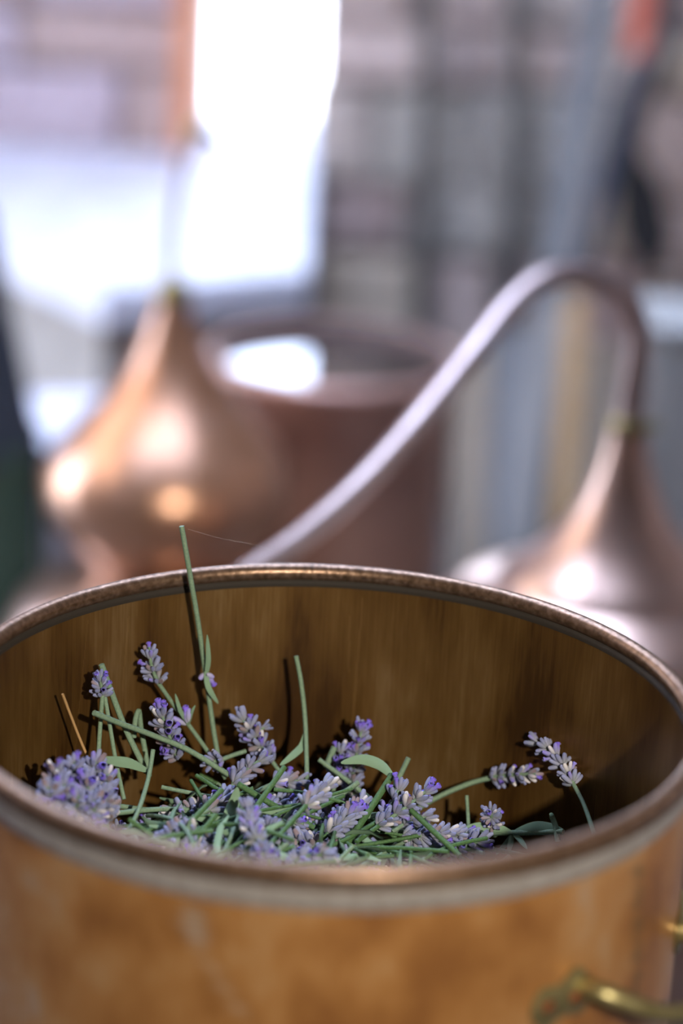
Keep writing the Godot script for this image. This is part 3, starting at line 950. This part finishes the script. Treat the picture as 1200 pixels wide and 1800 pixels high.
	sprig("sprig lying level against the right wall with its tip to the right", [690, 1450, 0.06, 760, 1406, 0.04, 820, 1379, 0.024, 863, 1367, 0.016], [863, 1367, 0.016, 900, 1362, 0.014, 940, 1360, 0.013], {"width": 0.0185, "r": 0.0022})
	sprig("sprig farthest right, bending to the upper left against the pot wall", [1052, 1490, 0.05, 1038, 1448, 0.038, 1025, 1412, 0.026, 1007, 1377, 0.015], [1007, 1377, 0.015, 990, 1346, 0.012, 964, 1318, 0.011, 934, 1300, 0.011], {"width": 0.0185})
	sprig("round bluish head standing alone right of the heap", [870, 1470, 0.06, 868, 1448, 0.062], [867, 1450, 0.062, 861, 1424, 0.075], {"bluish": 0.3, "width": 0.0175, "gap": 0.005})
	sprig("level green stalk with paired leaves along the front right", [650, 1460, 0.1, 780, 1464, 0.075, 900, 1464, 0.06, 990, 1462, 0.05], [], {"r": 0.0021, "leaves": [
		{"p": [900, 1464, 0.06, 868, 1454, 0.065, 828, 1456, 0.075, 792, 1475, 0.085], "w": 0.003}, {"p": [902, 1464, 0.058, 938, 1453, 0.055, 968, 1455, 0.05, 992, 1462, 0.045], "w": 0.0032},
		{"p": [900, 1466, 0.06, 890, 1482, 0.065, 872, 1502, 0.07], "w": 0.0018}, {"p": [900, 1466, 0.06, 897, 1482, 0.065, 893, 1500, 0.07], "w": 0.0018}, {"p": [901, 1465, 0.06, 915, 1478, 0.062, 926, 1492, 0.065], "w": 0.0016}]})
	sprig("short split stub sticking up above the level green stalk", [980, 1478, 0.055, 976, 1452, 0.05, 969, 1434, 0.05], [], {"r": 0.0022, "leaves": [{"p": [972, 1440, 0.05, 969, 1433, 0.05, 966, 1430, 0.05], "w": 0.0014}]})
	sprig("lone thin stub upright between the level sprig and the round head", [824, 1470, 0.07, 822, 1430, 0.055, 820, 1398, 0.05], [], {"r": 0.0015})
	sprig("lilac head lying at the front right under the level stalk's leaves", [770, 1512, 0.1, 792, 1500, 0.095], [790, 1500, 0.095, 825, 1484, 0.09, 850, 1478, 0.085], {"width": 0.022})
	sprig("lilac head below the thick lilac sprig, tip to the right", [690, 1462, 0.1, 708, 1450, 0.095], [706, 1452, 0.095, 732, 1440, 0.09, 760, 1432, 0.086], {"width": 0.019})
	sprig("dry brown stalk slanting at the far left of the pot", [160, 1345, 0.05, 140, 1298, 0.036, 122, 1252, 0.03, 110, 1220, 0.028], [], {"mat": "drystem", "r": 0.0011})
	sprig("broad pale leaf stalk lying level under the left stalks", [262, 1362, 0.075, 256, 1354, 0.078], [], {"leaves": [{"p": [258, 1355, 0.078, 228, 1342, 0.076, 202, 1338, 0.075, 176, 1333, 0.075], "w": 0.0034, "fold": 0.1}]})
	sprig("dark green broad leaf upright in the middle of the heap", [388, 1460, 0.15, 392, 1452, 0.15], [], {"mat": "shadedgreenstem", "leaves": [{"p": [390, 1455, 0.15, 403, 1430, 0.145, 412, 1408, 0.14, 417, 1384, 0.138], "w": 0.0038}]})
	sprig("long green stalk rising to the right across the middle of the heap", [388, 1500, 0.17, 440, 1432, 0.15, 500, 1348, 0.12], [], {"mat": "shadedgreenstem", "r": 0.0022})
	sprig("green stalk rising to the right, left of the dark broad leaf", [296, 1490, 0.17, 340, 1440, 0.15, 390, 1388, 0.13], [], {"mat": "shadedgreenstem", "r": 0.0021})
	sprig("shorter green stalk parallel to it nearer the front rim", [322, 1500, 0.18, 380, 1432, 0.16], [], {"mat": "shadedgreenstem", "r": 0.0021})
	sprig("green stalk slanting down right under the bent stalk", [418, 1378, 0.12, 480, 1415, 0.125, 552, 1455, 0.13], [], {"mat": "shadedgreenstem", "r": 0.0023})
	sprig("pale stalk slanting up right toward the slate blue heads", [540, 1424, 0.1, 590, 1402, 0.09, 630, 1375, 0.08], [], {"r": 0.0021})
	sprig("pale stalk crossing below the slate blue heads toward lower right", [560, 1335, 0.065, 610, 1372, 0.07, 655, 1408, 0.075], [], {"r": 0.0019})
	sprig("straight green stalk slanting down right before the level stalk", [722, 1424, 0.12, 762, 1462, 0.13, 808, 1505, 0.14], [], {"mat": "shadedgreenstem", "r": 0.0022})
	# the dense cluster at the left: single short sprigs packed together
	var spots := [[92, 1400, 100, 1352], [128, 1395, 132, 1340], [160, 1390, 168, 1340], [110, 1430, 112, 1380], [150, 1425, 156, 1370], [178, 1410, 190, 1362], [95, 1425, 84, 1385], [132, 1448, 138, 1400], [186, 1440, 182, 1395], [165, 1455, 165, 1408]]
	for i in spots.size():
		var p = spots[i]
		var gp: float = 0.075 + 0.0007 * (p[1] - 1390)
		sprig("%s short lavender sprig of the dense tuft at the pot's left side" % ["upper left", "topmost", "upper right", "middle left", "central", "rightmost", "outermost left", "lower middle", "lower right", "lowest"][i], [p[0] + 8, p[1] + 40, gp + 0.01, p[0], p[1], gp], [p[0], p[1], gp, p[2], p[3], gp + 0.014], {"width": 0.022, "gap": 0.006, "group": "sprigs of the dense left tuft"})
	# --- the heap itself
	var protos := []
	for k in 9:
		var g := RandomNumberGenerator.new()
		g.seed = 100 + k
		var headed := k < 7
		var t := thing("lavender_sprig" if headed else "lavender_stalk", "", "lavender")
		var ln := g.randf_range(0.085, 0.135)
		var bend := g.randf_range(-0.012, 0.012)
		var pts := []
		for i in 5: pts.append(Vector3(ln * i / 4.0, bend * sin(PI * i / 4.0), bend * 0.6 * sin(PI * i / 3.0)))
		var b := MB.new()
		b.tube(smooth(pts, 2), g.randf_range(0.0011, 0.0018), 6)
		put("stem", b, M.shadedgreenstem if k % 3 != 1 else M.stem, t)
		if headed:
			var e: Vector3 = pts[-1]
			flower_head(t, [e, e + Vector3(0.016, g.randf_range(-0.003, 0.003), 0), e + Vector3(g.randf_range(0.028, 0.04), g.randf_range(-0.006, 0.006), 0.004)], g.randf_range(0.018, 0.022), g, false, 0.0)
		if k % 3 != 0:
			for sgn in [1.0, -1.0]:
				b = MB.new()
				var p: Vector3 = pts[2]
				b.leaf([p, p + Vector3(0.012, 0.004, 0.006 * sgn), p + Vector3(0.024, 0.004, 0.011 * sgn), p + Vector3(0.034, 0.001, 0.013 * sgn)], 0.0024, Vector3(0, 1, 0.4))
				put("leaf", b, M.leaf, t)
		protos.append(t)
	var counts := []
	var total := 0
	var tries := 0
	while total < 290 and tries < 6000:
		tries += 1
		var k := rng.randi_range(0, 8)
		var ang := rng.randf() * TAU
		var rad := sqrt(rng.randf()) * 0.19
		var c := POT + Vector3(cos(ang) * rad, 0, sin(ang) * rad)
		var az := rng.randf() * TAU
		var tilt := rng.randf_range(-0.35, 0.45)
		var bs := Basis(Vector3.UP, az) * Basis(Vector3.BACK, tilt) * Basis(Vector3.RIGHT, rng.randf() * TAU)
		c.y = heap_top(c.x, c.z) - [0.004, 0.012, 0.022, 0.034][rng.randi_range(0, 3)]
		var a0 := c + bs * Vector3(-0.06, 0, 0)
		var a1 := c + bs * Vector3(0.115 if k < 7 else 0.07, 0, 0)
		var ok := true
		for q in [a0, a1]:
			if Vector2(q.x - POT.x, q.z - POT.z).length() > 0.198 or q.y > heap_top(q.x, q.z) + 0.026: ok = false
		if c.z > POT.z + 0.08: ok = false
		if not ok: continue
		var o: Node3D = protos[k]
		if k in counts:
			o = protos[k].duplicate()
			o.name = numbered("lavender_sprig" if k < 7 else "lavender_stalk")
			add_child(o, true)
		else:
			counts.append(k)
		o.transform = Transform3D(bs, a0)
		tag(o, "%s %s lavender %s lying tangled in the pot's heap" % ["leafless" if k % 3 == 0 else "leafy", "pale stemmed" if k % 3 == 1 else "green stemmed", "sprig" if k < 7 else "stalk without a head"], "lavender", "%s tangled %s of the heap, %s" % ["leafless" if k % 3 == 0 else "leafy", "sprigs" if k < 7 else "stalks", "pale" if k % 3 == 1 else "green"])
		total += 1
	# --- a strand of spider silk from the tallest stalk
	var t := thing("spider_thread", "faint thread of spider silk running right from the tallest stalk's tip", "thread", wl(330, 930, 0.016))
	var b := MB.new()
	var o0 := wl(330, 930, 0.016)
	b.tube(smooth([Vector3.ZERO, wl(390, 947, 0.012) - o0, wl(450, 958, 0.008) - o0, wl(500, 976, 0.0) - o0], 4), 0.00005, 4)
	put("silk", b, M.silk, t)

func work_lamp(p: Vector3, aim: Vector3) -> void:
	var t := thing("work_lamp", "dark metal hanging work lamp beside the viewer, aimed at the pot", "lamp", p)
	t.look_at(aim)
	var b := MB.new()
	var xf := Basis(Vector3.RIGHT, -PI / 2)      # the lathe's up becomes the lamp's forward
	b.lathe([Vector2(0.0, -0.12), Vector2(0.03, -0.12), Vector2(0.035, -0.06), Vector2(0.08, 0.0), Vector2(0.09, 0.03), Vector2(0.088, 0.03), Vector2(0.078, 0.0), Vector2(0.033, -0.058), Vector2(0.0, -0.06)], 32)
	var sh := put("lamp_shade", b, M.lampshade, t)
	sh.basis = xf
	b = MB.new()
	b.lathe([Vector2(0.0, -0.055), Vector2(0.012, -0.055), Vector2(0.014, -0.03), Vector2(0.024, -0.008), Vector2(0.024, 0.006), Vector2(0.016, 0.018), Vector2(0.0, 0.022)], 20)
	var bu := put("bulb", b, M.bulb, t)
	bu.basis = xf
	b = MB.new()
	var top := t.transform.affine_inverse() * Vector3(p.x, TOP - 0.001, p.z + 0.1)
	b.tube(smooth([Vector3(0, 0, 0.118), Vector3(0, 0.03, 0.16), top], 8), 0.004, 8)
	put("cord", b, M.iron, t)
